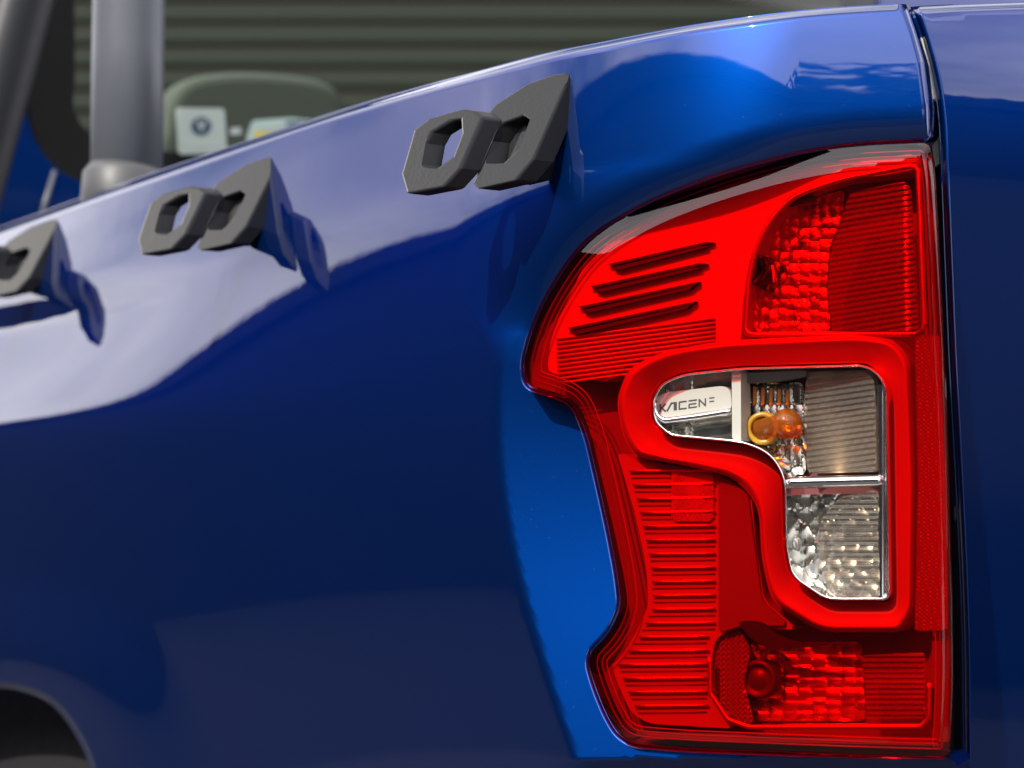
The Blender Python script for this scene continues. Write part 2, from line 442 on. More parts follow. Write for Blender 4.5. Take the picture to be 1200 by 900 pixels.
# trees behind the camera whose tops are mirrored above the tail lamp and on the tailgate
LEAFM = pmat('tree_leaf', (.035, .060, .022), .6); BARK = pmat('tree_bark', (.09, .07, .055), .9)
tree0 = None
for (x, y, h, az) in ((-11, -6.5, 6.2, 0), (-9.2, -9.5, 7.0, 1.3), (-6, -12, 6.4, 2.6), (-1.8, -13.5, 7.2, 4.1)):
    if tree0 is None:
        t0 = empty('leafy_tree', None, (x, y, 0)); V = []; F = []
        for i in range(1500):
            c_ = np.array([(0, 0, 4.6), (.9, .5, 4.2), (-1, .3, 4.0), (.2, -.9, 4.3), (0, .2, 5.3)][i % 5]); d_ = rng.normal(size=3); d_ /= np.linalg.norm(d_)
            p_ = c_ + d_ * rng.uniform(.5, 1.25) * np.array((1.1, 1.1, .85)); u_ = rng.normal(size=3); u_ /= np.linalg.norm(u_); w_ = np.cross(u_, d_); w_ /= np.linalg.norm(w_) + 1e-9
            k = len(V); sz = rng.uniform(.12, .24); V += [p_ - u_ * sz, p_ + w_ * sz * .6, p_ + u_ * sz, p_ - w_ * sz * .6]; F.append((k, k + 1, k + 2, k + 3))
        mesh('crown', V, F, LEAFM, t0)
        tube('trunk', [(0, 0, 0), (.05, 0, 2), (0, .05, 4.2)], [.17, .13, .07], BARK, t0, 10)
        tube('limb', [(0, 0, 2.4), (.5, .3, 3.4), (.9, .5, 4.2)], [.08, .06, .03], BARK, t0, 8); tube('limb', [(0, 0, 2.6), (-.5, .2, 3.3), (-1, .3, 4.0)], [.08, .06, .03], BARK, t0, 8)
        tree0 = t0
    else:
        t0 = tree0.copy(); COL.objects.link(t0); t0.location = (x, y, 0)
        for ch in list(tree0.children): c_ = ch.copy(); COL.objects.link(c_); c_.parent = t0
    t0.rotation_euler = (0, 0, az); t0.scale = (1.25, 1.25, h / 6)
    tag(t0, 'leafy green tree behind the camera, its top mirrored in the paint above the lamp', 'tree', 'trees behind the camera')

# ------------------------------------------------------------------ the truck
TRUCK = empty('pickup_truck', None, (1.8, 3.0, 0))
tag(TRUCK, 'glossy metallic blue pickup truck with a red tail lamp and black tie-down hooks', 'pickup truck')
bpy.context.view_layer.update()
TINV = Matrix.Translation((-1.8, -3.0, 0))
# parts are modelled in world metres; fix() keeps them in place under the Empty
def fix(o):
    o.matrix_parent_inverse = TINV; return o

RAIL = spline([(-330, 372), (-150, 318), (0, 266), (100, 230), (200, 195), (300, 161), (400, 128), (500, 99), (560, 83), (640, 62), (700, 50), (800, 31), (900, 16.5), (960, 10), (1010, 6.5), (1050, 4.5)], 60, False)
LAMP_CTRL = [  # (x, y, corner radius, width of the rolled edge)
    (1090, 167, 10, 13), (1000, 171, 30, 24), (940, 180, 30, 27), (880, 195, 30, 27), (820, 214, 30, 27), (760, 238, 30, 27), (708, 268, 26, 26),
    (680, 291, 20, 25), (655, 325, 20, 26), (634, 362, 20, 27), (621, 396, 20, 27), (613, 428, 12, 26), (617, 452, 10, 20), (645, 460, 12, 17), (672, 470, 16, 22), (688, 508, 20, 28),
    (702, 568, 20, 32), (714, 622, 20, 34), (724, 675, 20, 35), (728, 712, 14, 34), (714, 742, 16, 28), (692, 764, 8, 22), (690, 779, 10, 22), (698, 806, 16, 22), (711, 838, 16, 22), (724, 860, 16, 22), (741, 871, 14, 20),
    (800, 876, 30, 20), (900, 880, 30, 20), (1000, 884, 30, 20), (1113, 887, 8, 12), (1117, 800, 30, 11), (1116, 700, 30, 11), (1113, 600, 30, 11), (1110, 480, 30, 11), (1105, 380, 30, 11), (1100, 270, 30, 11), (1096, 200, 20, 12)]
_l = rounded([(c[0], c[1]) for c in LAMP_CTRL], [c[2] for c in LAMP_CTRL])
LOUT = resample(_l, 3)
_cx = np.array([(c[0], c[1]) for c in LAMP_CTRL], float); _cw = np.array([c[3] for c in LAMP_CTRL], float)
LW = dist(LOUT[:, 0], LOUT[:, 1], _cx, True, _cw)[1]

# --- bed side panel
GAPX = [(1062, 5), (1073, 36), (1083, 72), (1089, 120), (1091, 158)]
ARCH = spline([(114, 1010), (112, 950), (104, 898), (88, 862), (62, 828), (30, 812), (-5, 807), (-60, 815), (-130, 850), (-200, 930), (-240, 1010)], 40, False)
il = int(np.argmin(np.hypot(LOUT[:, 0] - 1089, LOUT[:, 1] - 166))); ir = int(np.argmin(np.hypot(LOUT[:, 0] - 1113, LOUT[:, 1] - 887)))
seq = []; i = il
st = 1 if LOUT[(il + 3) % len(LOUT)][0] < LOUT[il][0] else -1
while i != ir: seq.append(LOUT[i]); i = (i + st) % len(LOUT)
seq.append(LOUT[ir]); LEDGE = np.array(seq)                     # lamp outline as the panel sees it: top, left, bottom
BODYLOOP = np.vstack([resample(RAIL, 4, False), resample(GAPX, 7, False), LEDGE[1:], resample([(1119, 893), (1124, 930), (1127, 1010)], 8, False),
                      resample([(1120, 1010), (130, 1010)], 16, False), resample(ARCH, 7, False), resample([(-250, 1010), (-330, 1010), (-330, 385)], 16, False)])
def BODYD(px, py):
    d = np.zeros(np.shape(px))
    e = dist(px, py, RAIL, False); d += .020 * np.clip(1 - e / 11, 0, 1) ** 2.2                      # rolled rim
    e = dist(px, py, LEDGE, False)
    top = sst(-py, -430, -300)                                                                      # brow above the lamp
    d += top * .008 * np.clip(1 - e / 46, 0, 1) ** 2 + .004 * np.clip(1 - e / 5, 0, 1) ** 2
    low = sst(py, 868, 884)
    d += (.012 * np.clip((py - 888) / 14, 0, 9) ** 1.0) * sst(px, 640, 720) * sst(py, 884, 892)
    e = dist(px, py, np.array(GAPX), False); d += .008 * np.clip(1 - e / 7, 0, 1) ** 2
    e = dist(px, py, ARCH, False)                                                                   # wheel arch flare
    d += -.014 * sst(-e, -150, -30) + .012 * np.clip(1 - e / 9, 0, 1) ** 2
    return d
bed = fix(sheet('bed_side_panel', [BODYLOOP], BODY, BODYD, PAINT, TRUCK, step=7, rings=(1.5, 3.5, 6, 9, 12.5, 17), skirt=.05, sdir=(.85, .5, 0)))
# --- wheel housing behind the arch
fix(sheet('wheel_arch_liner', [resample([(150, 1030), (150, 840), (60, 780), (-80, 770), (-330, 880), (-330, 1030)], 20)], SIDE, .16, VOID, TRUCK, step=40, skirt=.02))

# --- tailgate and the gap beside it
TGL = spline([(1067, 8), (1072, 20), (1082, 50), (1093, 92), (1100, 140), (1103, 200), (1107, 300), (1112, 420), (1119, 550), (1125, 680), (1128, 800), (1129, 1010)], 40, False)
TGLOOP = np.vstack([resample(TGL, 7, False)[::-1], resample([(1078, 7), (1120, 5), (1200, 2), (1420, -8)], 8, False), resample([(1420, 10), (1420, 1010)], 20, False), resample([(1400, 1010), (1145, 1010)], 20, False)])
def TGD(px, py):
    e = dist(px, py, TGL, False); d = .014 * np.clip(1 - e / 9, 0, 1) ** 2
    e2 = dist(px, py, np.array([(1060, 8.5), (1120, 5), (1200, 2), (1420, -8)]), False)
    return d + .016 * np.clip(1 - e2 / 11, 0, 1) ** 2
fix(sheet('tailgate', [TGLOOP], TGATE, TGD, PAINT, TRUCK, step=9, rings=(1.5, 3.5, 6.5, 10), skirt=.05, sdir=(.57, .82, 0)))
fix(sheet('gap_shade', [resample([(1055, 12), (1110, 12), (1150, 400), (1150, 1010), (1100, 1010), (1085, 300)], 20)], TGATE, .045, VOID, TRUCK, step=40))  # black filler sheet, the gap's shade put into its colour
fix(sheet('gap_highlight', [rounded([(1072, 39), (1081, 45), (1089, 78), (1095, 116), (1088, 118), (1084, 80), (1079, 52)], 2)], TGATE, .010, PALE, TRUCK, step=5, skirt=.02))  # pale strip painted in as the highlight along the tailgate edge
fix(sheet('weather_strip', [rounded([(1088, 119), (1097, 119), (1102, 190), (1096, 196), (1091, 165)], 2)], TGATE, .020, WSTRIP, TRUCK, step=6, skirt=.02))
for y in (557, 580, 602):
    fix(sheet('bump_stop', [rounded([(1118, y - 9), (1125, y - 9), (1127, y + 8), (1119, y + 8)], 2)], TGATE, .020, GREYP, TRUCK, step=6, skirt=.015))

# ------------------------------------------------------------------ tail lamp
TL = fix(empty('tail_lamp', TRUCK))
def S(*a, **k): return sheet(*a, parent=TL, **k)
def lensD(px, py):
    d, w = dist(px, py, LOUT, True, LW)
    t = np.clip(1 - d / w, 0, 1)
    soft = .42 + .58 * sst(px, 640, 760) * sst(-py, -470, -440) + .3 * sst(py, 850, 870) + .9 * sst(px, 1086, 1096) * sst(py, 175, 190)
    return .0052 * soft * (.7 * t + .3 * t * t) 
WIN = rounded([(764, 468), (775, 449), (800, 438), (868, 431), (1018, 427), (1039, 447), (1043, 703), (968, 703), (928, 676), (920, 640), (919, 560), (903, 533), (872, 519), (785, 511), (766, 494)],
              [8, 8, 20, 10, 20, 20, 8, 12, 12, 16, 30, 24, 20, 8, 8])
WIN = resample(WIN, 5)
S('outer_lens', [LOUT, WIN], LAMP, lensD, RED, step=8, rings=(2.5, 5.5, 9, 13, 17, 21, 25, 29, 34), skirt=.05, skirt_loops=[LOUT], sdir=(sA, cA, 0))
S('clear_lens', [inset(WIN, .6)], LAMP, .0008, CLEAR, step=12)
for e_, r_, m_ in ((9, .9, DARKRED), (15, 1.1, GASKET), (20, .8, SILVER2)):
    px_tube('lens_contour', resample(inset(LOUT, e_), 5), .016, r_, m_, TL, closed=True, seg=6)
# dark floor of the lamp under the rolled edge
S('lamp_base', [inset(LOUT, 2)], LAMP, .052, GASKET, step=20)

def ribs(name, lines, d, r, mat, seg=6, flatten=1.):
    for (x0, y0, x1, y1) in lines:
        q = np.linspace((x0, y0), (x1, y1), 6); tube(name, P(q[:, 0], q[:, 1], LAMP, d), r * 1.6 / FPX, mat, TL, seg, flatten=flatten)

# --- upper wing with light-guide slots
WING = resample(rounded([(641, 436), (645, 400), (657, 368), (684, 312), (724, 274), (786, 243), (848, 219), (922, 197), (1074, 180), (1080, 200), (985, 211), (925, 232), (897, 265), (880, 310), (871, 352), (868, 404), (800, 408), (742, 422), (716, 446), (690, 446)], 8), 7)
S('wing_reflector', [WING], LAMP, .022, SILVER, step=14, skirt=.03)
for (x0, y0, x1, y1) in ((712, 311, 836, 283), (691, 337, 828, 308), (677, 361, 822, 331), (664, 386, 818, 354)):
    for k, (dy, th) in enumerate(((0, 1.5), (5, 2.1))):
        l = np.array([(x0 + 6 * k, y0 + dy - th), (x1 - 7 * k, y1 + dy - th), (x1 - 7 * k, y1 + dy + th * .7), (x0 + 6 * k, y0 + dy + th)])
        S('light_slot', [resample(l, 12)], LAMP, .016, INK, step=50, skirt=.006)
for k in range(11):
    y = 397 + k * 5.2; xl = 652 + k * .2
    if k > 7: xl += 0
    xr = 838; yr = y - 24
    
    ribs('light_rib', [(xl, y, xr, yr)], .0205, 1.5, SILVER)
# --- brake lamp chamber
BRK = resample(rounded([(873, 392), (877, 330), (884, 296), (900, 262), (928, 230), (985, 210), (1070, 194), (1076, 198), (1083, 385), (1076, 392)], [8, 10, 16, 20, 22, 20, 8, 6, 8, 8]), 5)
S('brake_bowl', [inset(BRK, 1)], LAMP, .066, SILVER, step=20)
px_tube('brake_bezel', BRK, .016, 3.6, SATIN, TL, closed=True)
def cells(cw, ch, amp, slant=0., ox=0, oy=0):
    def D(px, py):
        u = (px - ox) / cw; v = (py - oy + slant * (px - ox)) / ch
        fu, fv = u - np.floor(u) - .5, v - np.floor(v) - .5
        h = np.sin(np.floor(u) * 12.9 + np.floor(v) * 78.2) * 437.5; rnd = h - np.floor(h)
        return -amp * .4 * (1 - 2.0 * (fu * fu + fv * fv)) + amp * .9 * (rnd - .5) * fv + amp * .7 * (((h * 7) % 1) - .5) * fu
    return D
def add(d0, fn): return lambda px, py: d0 + fn(px, py)
S('brake_reflector', [resample(rounded([(880, 388), (884, 310), (905, 262), (930, 238), (990, 222), (988, 250), (972, 290), (968, 340), (974, 388)], 6), 5)], LAMP, add(.050, cells(12, 14, .0030, -.03)), SATIN, step=2.6, flat=True)
def corr(per, amp, slant): return lambda px, py: -amp * .5 * (1 + np.cos(2 * math.pi * (py + slant * px) / per))
RBL = resample(rounded([(974, 389), (968, 340), (973, 290), (988, 250), (996, 226), (1060, 212), (1068, 222), (1077, 386), (1072, 389)], 6), 5)
S('ribbed_brake_lens', [RBL], LAMP, lambda px, py: .020 + .012 * np.clip(1 - ((px - 1054) / 80) ** 2, -1, 1) * -1 + corr(6.4, .0018, .16)(px, py), RIBRED, step=1.7)
def bulb(name, px, py, d, rpx, mat, axis=None, ln=1.6):
    c = P(np.array([px]), np.array([py]), LAMP, d)[0]; r = rpx * 1.6 / FPX
    ax = axis if axis is not None else -INW
    prof = [(-ln * r, .05 * r), (-ln * r, .55 * r), (-.7 * r, .62 * r)] + [(r * math.sin(t), r * math.cos(t)) for t in np.linspace(-.75, math.pi / 2 - .02, 9)]
    return lathe(name, c, ax, prof, mat, TL, 24)
bulb('brake_bulb', 908, 321, .034, 17, BULB)
cc = P(np.array([893, 907.]), np.array([318., 320]), LAMP, .046)
lathe('bulb_socket', cc[0], -INW, [(0, .001), (0, .0125), (.016, .0125), (.016, .010), (.006, .001)], INK, TL)
px_tube('filament_glint', [(905, 311), (907, 320), (907, 331)], .012, 1.6, GLINTW, TL)  # filament coloured white to carry the bulb's bright glint
S('brake_visor', [resample(rounded([(908, 240), (925, 231), (958, 228), (950, 234), (920, 242)], 3), 6)], LAMP, .030, INK, step=20, skirt=.008)

# --- raised band framing the clear window
BOUT = resample(rounded([(722, 468), (736, 432), (770, 414), (840, 400), (1000, 391), (1046, 396), (1066, 420), (1072, 560), (1070, 715), (1056, 741), (962, 741), (905, 706), (893, 660), (889, 592), (862, 560), (800, 545), (745, 536), (730, 512)],
                        [14, 12, 20, 30, 30, 20, 20, 30, 12, 8, 18, 16, 24, 26, 26, 30, 10, 14]), 5)
BIN = inset(WIN, -2.5)
def bandD(px, py):
    o = dist(px, py, BOUT); i = dist(px, py, BIN); t = np.clip(o / (o + i + 1e-6), 0, 1)
    return .006 + .010 * np.clip(1 - t / .22, 0, 1) ** 2 + .017 * np.clip((t - .15) / .85, 0, 1) ** 1.25
S('window_band', [BOUT, BIN[::-1]], LAMP, bandD, BANDM, step=5, rings=(1.5, 3.5, 6, 8.5, 11), skirt=.035)
# --- lower left reflector with ribs
LOWP = resample(rounded([(722, 528), (748, 540), (840, 552), (880, 575), (886, 640), (896, 705), (935, 738), (862, 735), (838, 748), (830, 800), (850, 842), (860, 854), (760, 848), (740, 836), (726, 806), (716, 778), (742, 748), (760, 710), (757, 660), (744, 600)], 10), 6)
S('lower_reflector', [LOWP], LAMP, .026, SILVER2, step=14, skirt=.026)
S('reflector_step', [resample(rounded([(842, 556), (876, 575), (884, 640), (893, 705), (925, 733), (868, 733), (842, 742)], 6), 8)], LAMP, .0225, GREYP, step=20, skirt=.004)
S('reflector_patch', [resample(rounded([(787, 549), (836, 553), (836, 611), (787, 611)], 2), 8)], LAMP, .0235, SATIN, step=20, skirt=.003)
def lowx(y): return float(np.interp(y, [540, 600, 660, 710, 748, 778, 806, 836, 850], [733, 748, 761, 764, 746, 722, 732, 746, 764])) + 2
for k in range(18):
    y = 552 + k * 16.2; ribs('reflector_rib', [(lowx(y), y, 838 if not 745 < y < 850 else 830, y - 1)], .0235, 1.7, SATIN)
    ribs('reflector_rib', [(lowx(y + 8), y + 8, 838 if not 745 < y < 850 else 828, y + 7)], .0255, 1.0, GREYP)
# --- fog lamp chamber
FOG = resample(rounded([(845, 735), (872, 731), (930, 748), (1084, 742), (1090, 752), (1088, 846), (1080, 852), (876, 853), (852, 842), (832, 812), (831, 775)], [10, 12, 14, 6, 6, 8, 8, 8, 10, 10, 10]), 5)
S('fog_bowl', [inset(FOG, 1)], LAMP, .060, GREYP, step=20)
px_tube('fog_bezel', np.array([(832, 770), (832, 812), (853, 843), (878, 852), (1080, 851), (1088, 842), (1089, 800)]), .018, 3.2, SATIN, TL)
S('fog_side', [resample(rounded([(846, 742), (866, 736), (880, 760), (872, 800), (884, 846), (874, 850), (850, 836), (836, 808), (836, 775)], 6), 5)], LAMP, lambda px, py: .032 - .002 * np.abs(np.sin(px * .5)), GREYP, step=3, flat=True)
S('fog_reflector', [resample(rounded([(880, 752), (1010, 752), (1014, 845), (886, 845), (874, 800)], 6), 5)], LAMP, add(.050, cells(17, 13, .0026)), SATIN, step=3, flat=True)
S('ribbed_fog_lens', [resample(rounded([(1010, 768), (1084, 764), (1084, 842), (1014, 843)], 4), 5)], LAMP, add(.022, corr(6.2, .0018, 0)), RIBRED, step=1.6)
_r = 23 * 1.6 / FPX
lathe('fog_bulb', P(np.array([889.]), np.array([796.]), LAMP, .034)[0], -INW, [(-.012, _r), (0, _r), (.002, _r * .93), (.002, _r * .74), (-.001, _r * .70), (.001, _r * .45), (.003, _r * .2), (.003, .0003)], pmat('dark_bulb', (.06, .035, .06), .4), TL, 32)
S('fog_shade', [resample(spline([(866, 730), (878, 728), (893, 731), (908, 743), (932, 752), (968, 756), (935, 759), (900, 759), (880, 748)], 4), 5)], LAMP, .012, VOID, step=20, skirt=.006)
# --- right hand strip with fine vertical ridges
STR = resample(rounded([(1072, 392), (1101, 392), (1108, 560), (1111, 738), (1072, 740), (1076, 560)], 3), 8)
S('side_reflex', [STR], LAMP, lambda px, py: .014 - .0006 * np.abs(np.sin(math.pi * (px - .035 * (py - 390)) / 4.2)), GREYP, step=2.4, flat=True)
S('side_strip', [resample(rounded([(1076, 190), (1086, 184), (1098, 390), (1088, 390)], 2), 8)], LAMP, .022, DARKRED, step=20, skirt=.003)
S('side_strip', [resample(rounded([(1092, 745), (1111, 742), (1112, 870), (1092, 868)], 2), 8)], LAMP, .024, DARKRED, step=20, skirt=.003)
S('lower_strip', [resample(rounded([(752, 858), (1104, 867), (1104, 874), (756, 866)], 2), 8)], LAMP, .026, DARKRED, step=20, skirt=.02)
px_tube('lens_seam', [(1088, 182), (1092, 230), (1097, 300), (1103, 400), (1108, 560), (1110, 700), (1109, 868)], .004, 1.0, RED, TL)

# --- inside the clear window
WB = inset(WIN, .5)
S('window_bowl', [inset(WIN, 1.0)], LAMP, .058, GREYP, step=20)
def wall_ring(name, loop, d0, d1, mat):
    p = P(loop[:, 0], loop[:, 1], LAMP, d0); q = p + INW * (d1 - d0); n = len(loop)
    return mesh(name, np.vstack([p, q]), [(i, (i+1) % n, n + (i+1) % n, n + i) for i in range(n)], mat, TL, smooth=True)
wall_ring('window_wall', inset(WIN, .2), .006, .056, CHROME)
px_tube('window_rim', inset(WIN, 1.2), .004, 1.5, CHROME, TL, closed=True)
# badge bay: fluted chrome, plate, ledge, lettering
FL = resample(rounded([(765, 470), (776, 450), (800, 439), (866, 433), (866, 518), (786, 510), (768, 494)], [10, 10, 12, 2, 2, 10, 10]), 5)
_fw = np.cumsum(rng.uniform(3.5, 9, 40)) + 760; _fa = rng.uniform(-1, 1, 41)
S('fluted_panel', [FL], LAMP, lambda px, py: .028 + .0007 * np.interp(px, _fw, _fa[:40]), SMOKY, step=3, flat=True)
PLT = resample(rounded([(769, 466), (779, 460), (848, 452), (856, 457), (858, 478), (776, 490), (769, 484)], [4, 6, 5, 5, 3, 4, 6]), 5)
S('badge_plate', [PLT], LAMP, .014, CREAM, step=12, skirt=.016)
px_tube('badge_ledge', [(768, 470), (767, 480), (771, 489), (780, 493), (820, 488), (857, 482)], .0125, 4.0, CHROME, TL, seg=12)
S('bay_post', [resample([(857.5, 434), (868, 433), (868.5, 518), (858, 516)], 8)], LAMP, .012, CREAM, step=30, skirt=.02)
def glyphs(strings):
    G = {'K': [(0, 0, 0, 1), (.22, .5, .8, 1), (.22, .5, .8, 0), (.0, .5, .25, .5)], 'A': [(0, 0, .55, 1), (.55, 1, 1, 1), (.95, 1, .95, 0)], 'I': [(.1, 0, .1, 1)],
         'C': [(.9, 1, .1, 1), (.1, 1, .1, 0), (.1, 0, .9, 0)], 'E': [(.1, 1, .95, 1), (.15, .5, .9, .5), (.1, 0, .95, 0), (.1, .0, .1, .45)], 'N': [(.1, 0, .1, 1), (.1, 1, .9, 0), (.9, 0, .9, 1)]}
    return [(G[c], x, w) for c, x, w in strings]
V = []; F = []
for segs, x, w in glyphs([('K', 0, 7.5), ('A', 8.2, 9), ('I', 18.4, 3), ('C', 21.5, 10), ('E', 33, 10), ('N', 45, 9), ('E', 57.5, 6)]):
    for (x0, y0, x1, y1) in segs:
        h = 8.2; A = np.array([x + x0 * w, y0 * h]); Bv = np.array([x + x1 * w, y1 * h]); t = Bv - A; t = t / (np.hypot(*t) + 1e-9); nn_ = np.array([-t[1], t[0]]) * .85
        A = A - t * .6; Bv = Bv + t * .6; k = len(V)
        for q in (A + nn_, Bv + nn_, Bv - nn_, A - nn_): V.append((773.5 + q[0], 482.3 - .128 * q[0] - q[1]))
        F.append((k, k + 1, k + 2, k + 3))
V = np.array(V); d = .0134 + .00003 * (np.arange(len(V)) // 4)
front = P(V[:, 0], V[:, 1], LAMP, d); n = len(V)
F2 = F + [(f[i], f[(i+1) % 4], f[(i+1) % 4] + n, f[i] + n) for f in F for i in range(4)]
mesh('lettering', np.vstack([front, front + INW * .0008]), F2, INK, TL)
# turn signal bay
TRN = resample(rounded([(871, 436), (1020, 431), (1034, 446), (1036, 546), (1028, 556), (925, 556), (908, 532), (873, 517)], [6, 16, 14, 8, 8, 8, 14, 8]), 5)
S('turn_reflector', [resample(rounded([(871, 449), (940, 448), (946, 470), (944, 556), (925, 556), (908, 532), (873, 517)], 5), 5)], LAMP, add(.044, cells(10, 24, .0036, 0, 870, 450)), SMOKY, step=2.2, flat=True)
for k in range(6):  # amber strips painted in for the bulb's orange reflections on the reflector
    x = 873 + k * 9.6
    S('amber_reflection', [np.array([(x, 452 + k), (x + 3.2, 452 + k), (x + 3.0, 473), (x - .4, 476)])], LAMP, .0395, AMBERREFL, step=20, skirt=.002)
S('turn_visor', [resample(rounded([(872, 437), (945, 434), (945, 441), (905, 447), (873, 449)], 3), 5)], LAMP, .026, GREYP, step=20, skirt=.01)
S('turn_reflector', [resample(rounded([(946, 436), (1020, 433), (1030, 446), (1032, 553), (946, 555)], 5), 6)], LAMP, lambda px, py: .046 - .016 * ((px - 985) / 45) ** 2 - .004 * ((py - 495) / 60) ** 2, BROWNREF, step=6)
S('ribbed_turn_lens', [resample(rounded([(944, 442), (1010, 434), (1025, 444), (1027, 553), (946, 553), (941, 500)], [8, 6, 8, 4, 4, 10]), 5)], LAMP, lambda px, py: .026 - .00017 * (px - 944) + corr(6.8, .0020, .14)(px, py), RIBCLR, step=1.5)
c = P(np.array([894.]), np.array([502.]), LAMP, .030)[0]
lathe('bulb_collar', c, -INW + np.array([.25, -.1, 0]), [(-.02, .0135), (0, .0135), (.003, .0125), (.003, .0095), (-.004, .009), (-.012, .008), (-.012, .001)], AMBERRING, TL, 28)
c2 = P(np.array([922.]), np.array([497.]), LAMP, .020)[0]
axis = (c2 - c) / np.linalg.norm(c2 - c); r = 19 * 1.58 / FPX; ln = np.linalg.norm(c2 - c)
lathe('turn_bulb', c, axis, [(-.004, r * .62), (ln * .4, r * .68)] + [(ln + r * math.sin(t), r * math.cos(t)) for t in np.linspace(-.8, math.pi / 2 - .02, 9)], AMBER, TL, 28)
# chrome divider and side rail
q = resample([(921, 566), (1036, 563)], 8, False)
tube('divider_bar', P(q[:, 0], q[:, 1], LAMP, .014), 7.0 * 1.58 / FPX, CHROME, TL, 16)
S('window_rail', [resample(rounded([(1026, 450), (1038, 452), (1041, 700), (1031, 700), (1030, 570)], 3), 6)], LAMP, lambda px, py: .014 - .003 * np.sin(np.clip((px - 1026) / 14, 0, 1) * math.pi), CHROME, step=3, skirt=.02)
# reverse lamp bay
def polar(cx, cy_, dr, na, amp):
    def D(px, py):
        r_ = np.hypot(px - cx, py - cy_); t_ = np.arctan2(py - cy_, px - cx) / (2 * math.pi) * na * np.maximum(1, np.floor(r_ / dr))
        u = r_ / dr; fu = u - np.floor(u) - .5; ft = t_ - np.floor(t_) - .5
        h = np.sin(np.floor(u) * 12.9 + np.floor(t_) * 78.2) * 437.5; rnd = h - np.floor(h)
        return -amp * .4 * (1 - 2 * (fu * fu + ft * ft)) + amp * 1.0 * (rnd - .5) * ft + amp * .6 * (((h * 7) % 1) - .5) * fu - .00018 * r_
    return D
S('reverse_reflector', [resample(rounded([(923, 580), (1030, 578), (1032, 700), (972, 700), (932, 674), (923, 640)], 5), 5)], LAMP, add(.046, polar(922, 640, 17, 8, .0044)), SMOKY, step=2.3, flat=True)
S('ribbed_reverse_lens', [resample(spline([(984, 584), (1006, 579), (1028, 577), (1029, 620), (1029, 698), (1005, 699), (978, 698), (964, 672), (958, 642), (962, 610)], 6), 5)], LAMP, lambda px, py: .026 - .00017 * (px - 960) + corr(6.2, .0018, 0)(px, py), RIBCLR, step=1.5)
lathe('reverse_bulb', P(np.array([929.]), np.array([638.]), LAMP, .034)[0], -INW, [(0, .0075), (.004, .0072), (.006, .005), (.004, .003), (.008, .001)], SATIN, TL, 20)

# ------------------------------------------------------------------ tie-down hooks
a0, b0, z0 = solve(np.array([664.]), np.array([90.]), BODY, BODYD(np.array([664.]), np.array([90.])))
a0, b0 = float(a0[0]), float(b0[0])
z0 = float(z0[0]); HPL = lambda a, z: b0 - .004 + .02 * (a - a0) + .35 * (z - z0)
def make_hook():
    root = fix(empty('tie_down_hook', TRUCK))
    plate = np.array([(567, 137), (580, 122), (617, 98), (648, 87), (662, 85), (667, 88), (664, 98), (625, 187), (604, 212), (560, 222), (553, 215), (558, 204), (571, 165)], float)
    ph = np.array([(573, 165), (586, 146), (613, 136), (620, 141), (608, 173), (590, 190), (569, 194)], float)
    prism('base_plate', [plate, ph[::-1]], HPL, 0, .022, BLACK, root, .0036)
    prism('pocket', [inset(resample(ph, 60), -3)], HPL, .012, .010, VOID, root)
    foot = np.array([(600, 120), (645, 92), (662, 92), (622, 184), (600, 206), (575, 212)], float)
    prism('mounting_foot', [foot], HPL, .012, .040, BLACK, root)
    ring = np.array([(469, 204), (476, 228), (519, 220), (540, 197), (553, 168), (566, 137), (556, 130), (541, 127), (502, 138), (484, 152)], float)
    rh = np.array([(497, 168), (505, 154), (528, 140), (541, 138), (542, 155), (531, 184), (512, 198), (496, 201), (492, 195)], float)
    rh = rh.mean(0) + (rh - rh.mean(0)) * .92
    prism('loop', [ring, rh[::-1]], HPL, -.012, .021, BLACK, root, .005)
    return root
hook = make_hook()
for dy in (.512, 1.105):
    h = hook.copy(); COL.objects.link(h); h.parent = TRUCK; h.matrix_parent_inverse = TINV; h.location = (0, dy, 0)
    for ch in list(hook.children):
        c_ = ch.copy(); COL.objects.link(c_); c_.parent = h

# ------------------------------------------------------------------ sports bar and cab
def bar_px(name, pts, Y, r, mat, parent, seg=20):
    B = yplane(Y); q = np.array(pts, float); return fix(tube(name, P(q[:, 0], q[:, 1], B), r, mat, parent, seg))
SB = fix(empty('sport_bar', TRUCK))
def inner(o): return o
B45 = yplane(2.42)
def post(pts, r, Bp=B45, mat=None): q = np.array(pts, float); return tube('post', P(q[:, 0], q[:, 1], Bp), r, mat or POST, SB, 28)
post([(154, -260), (152, -60), (150, 60), (147, 330)], 40.5 / FPX * 2.72)
post([(93, -260), (40, -60), (8, 60), (-40, 240), (-64, 330)], 38 / FPX * 3.1, yplane(2.95), pmat('dark_bar_paint', (.010, .011, .013), .4, **{'Specular IOR Level': .3}))
q = np.array([(146, 340), (146, 235), (147, 205), (148, 197)], float)
tube('post_foot', P(q[:, 0], q[:, 1], B45), [.058, .056, .054, .046], pmat('grey_foot', (.045, .045, .045), .5), SB, 28)

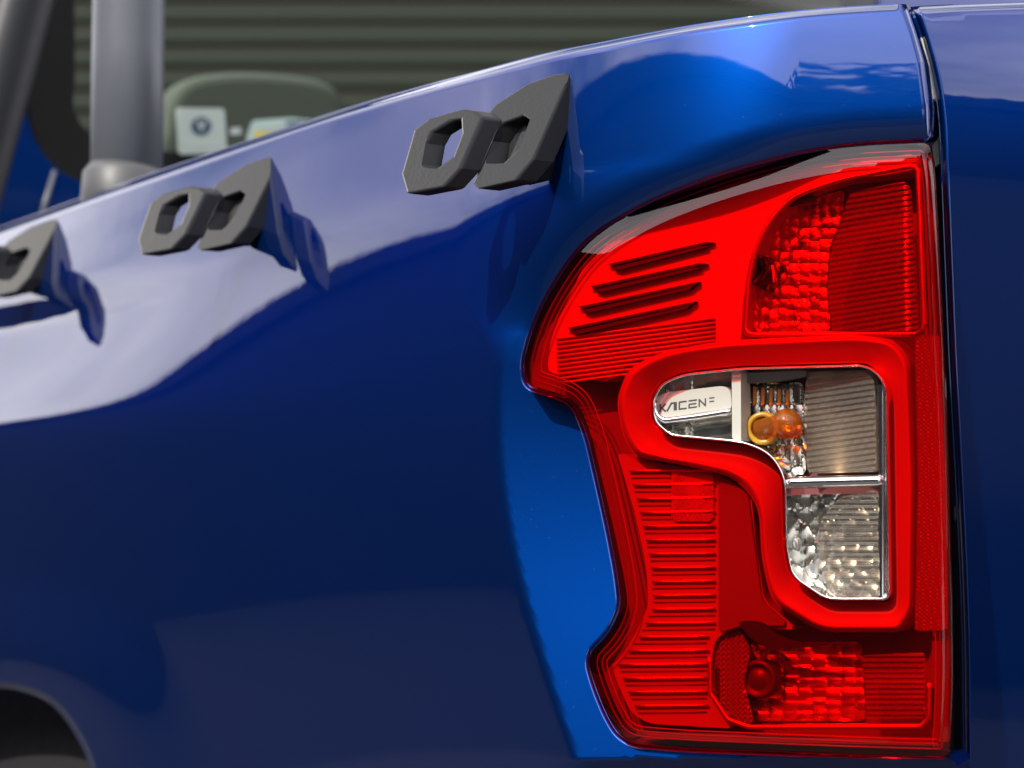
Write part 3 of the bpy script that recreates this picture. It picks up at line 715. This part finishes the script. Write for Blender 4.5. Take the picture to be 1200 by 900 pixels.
CB = fix(empty('cab', TRUCK))
CABY, TILT = 3.10, .0
CAB = yplane(CABY, TILT)
WINO = resample(rounded([(16, -260), (24, 110), (40, 170), (75, 208), (150, 226), (1010, 226), (1030, 100), (1030, -260)], [5, 40, 30, 40, 30, 40, 40, 5]), 12)
WINI = resample(rounded([(86, -250), (88, 100), (84, 130), (108, 164), (180, 178), (960, 178), (985, 100), (985, -250)], [5, 20, 20, 20, 30, 40, 40, 5]), 12)
sheet('cab_panel', [resample([(-95, -300), (1200, -300), (1200, 640), (-95, 640)], 30), WINO[::-1]], CAB, .0, PAINT, CB, step=60, skirt=.08, sdir=(0, 1, 0))
sheet('window_frit', [WINO, WINI[::-1]], CAB, .006, pmat('black_frit', (.012, .012, .012), .12), CB, step=60)
PANE = lensmat('tinted_glass', (.16, .18, .16), 1.5, .01)
sheet('rear_window', [WINI], CAB, .006, PANE, CB, step=60)
q = np.array([(64, 200), (52, 240), (44, 275)], float)
tube('door_seam', P(q[:, 0], q[:, 1], CAB, -.002), .004, POST, CB, 8)
HR = resample(spline([(200, 205), (196, 140), (214, 98), (262, 84), (340, 86), (392, 100), (408, 140), (404, 205)], 6), 6)
prism('headrest', [HR], yplane(3.50), 0, .08, pmat('grey_upholstery', (.50, .54, .48), .8), CB, .02, direction=(0, 1, 0))
prism('seat_back', [resample(rounded([(150, 420), (160, 215), (190, 200), (420, 200), (450, 215), (460, 420)], 12), 20)], yplane(3.53), 0, .1, pmat('dark_upholstery', (.16, .16, .15), .8), CB, .02, direction=(0, 1, 0))
# stickers on the glass
PAPER = pmat('pale_paper', (.40, .47, .40), .6); NAVY = pmat('navy_print', (.02, .06, .10), .5); YEL = pmat('yellow_print', (.75, .58, .02), .5); TEAL = pmat('pale_teal_print', (.42, .55, .48), .5); GRYT = pmat('grey_print', (.45, .50, .46), .6)
def flat(name, loop, d, mat, step=40): return sheet(name, [np.asarray(loop, float)], CAB, d, mat, CB, step=step, skirt=.0006, sdir=(0, 1, 0))
flat('square_sticker', rounded([(206, 126), (263, 127), (266, 179), (209, 181)], 5), .003, PAPER)
flat('sticker_emblem', [(236 + 12 * math.cos(t), 148 + 11 * math.sin(t)) for t in np.linspace(0, 6.283, 25)[:-1]], .002, NAVY)
def vmark(name, x, y, s, d, mat):
    l = [(x - s, y - s), (x - s * .45, y - s), (x, y + s * .3), (x + s * .45, y - s), (x + s, y - s), (x + s * .25, y + s), (x - s * .25, y + s)]
    return flat(name, l, d, mat)
vmark('emblem_mark', 236, 147, 5.5, .001, PAPER)
flat('sticker_caption', [(217, 167), (258, 167.5), (258.5, 171), (217.5, 171)], .002, GRYT)
flat('small_sticker', rounded([(270, 150), (282, 149), (283, 157), (270, 158)], 2), .003, GRYT)
flat('label_sticker', rounded([(296, 141), (340, 138), (392, 144), (420, 152), (410, 172), (290, 168), (289, 160)], 4), .003, TEAL)
flat('label_band', [(299, 153), (340, 150), (410, 156), (402, 166), (298, 164)], .002, YEL)
flat('label_caption', [(304, 150), (345, 147), (372, 149), (372, 154), (345, 153), (304, 155)], .001, PAPER)
flat('label_heading', [(335, 142), (362, 142), (362, 146), (335, 146)], .001, NAVY)
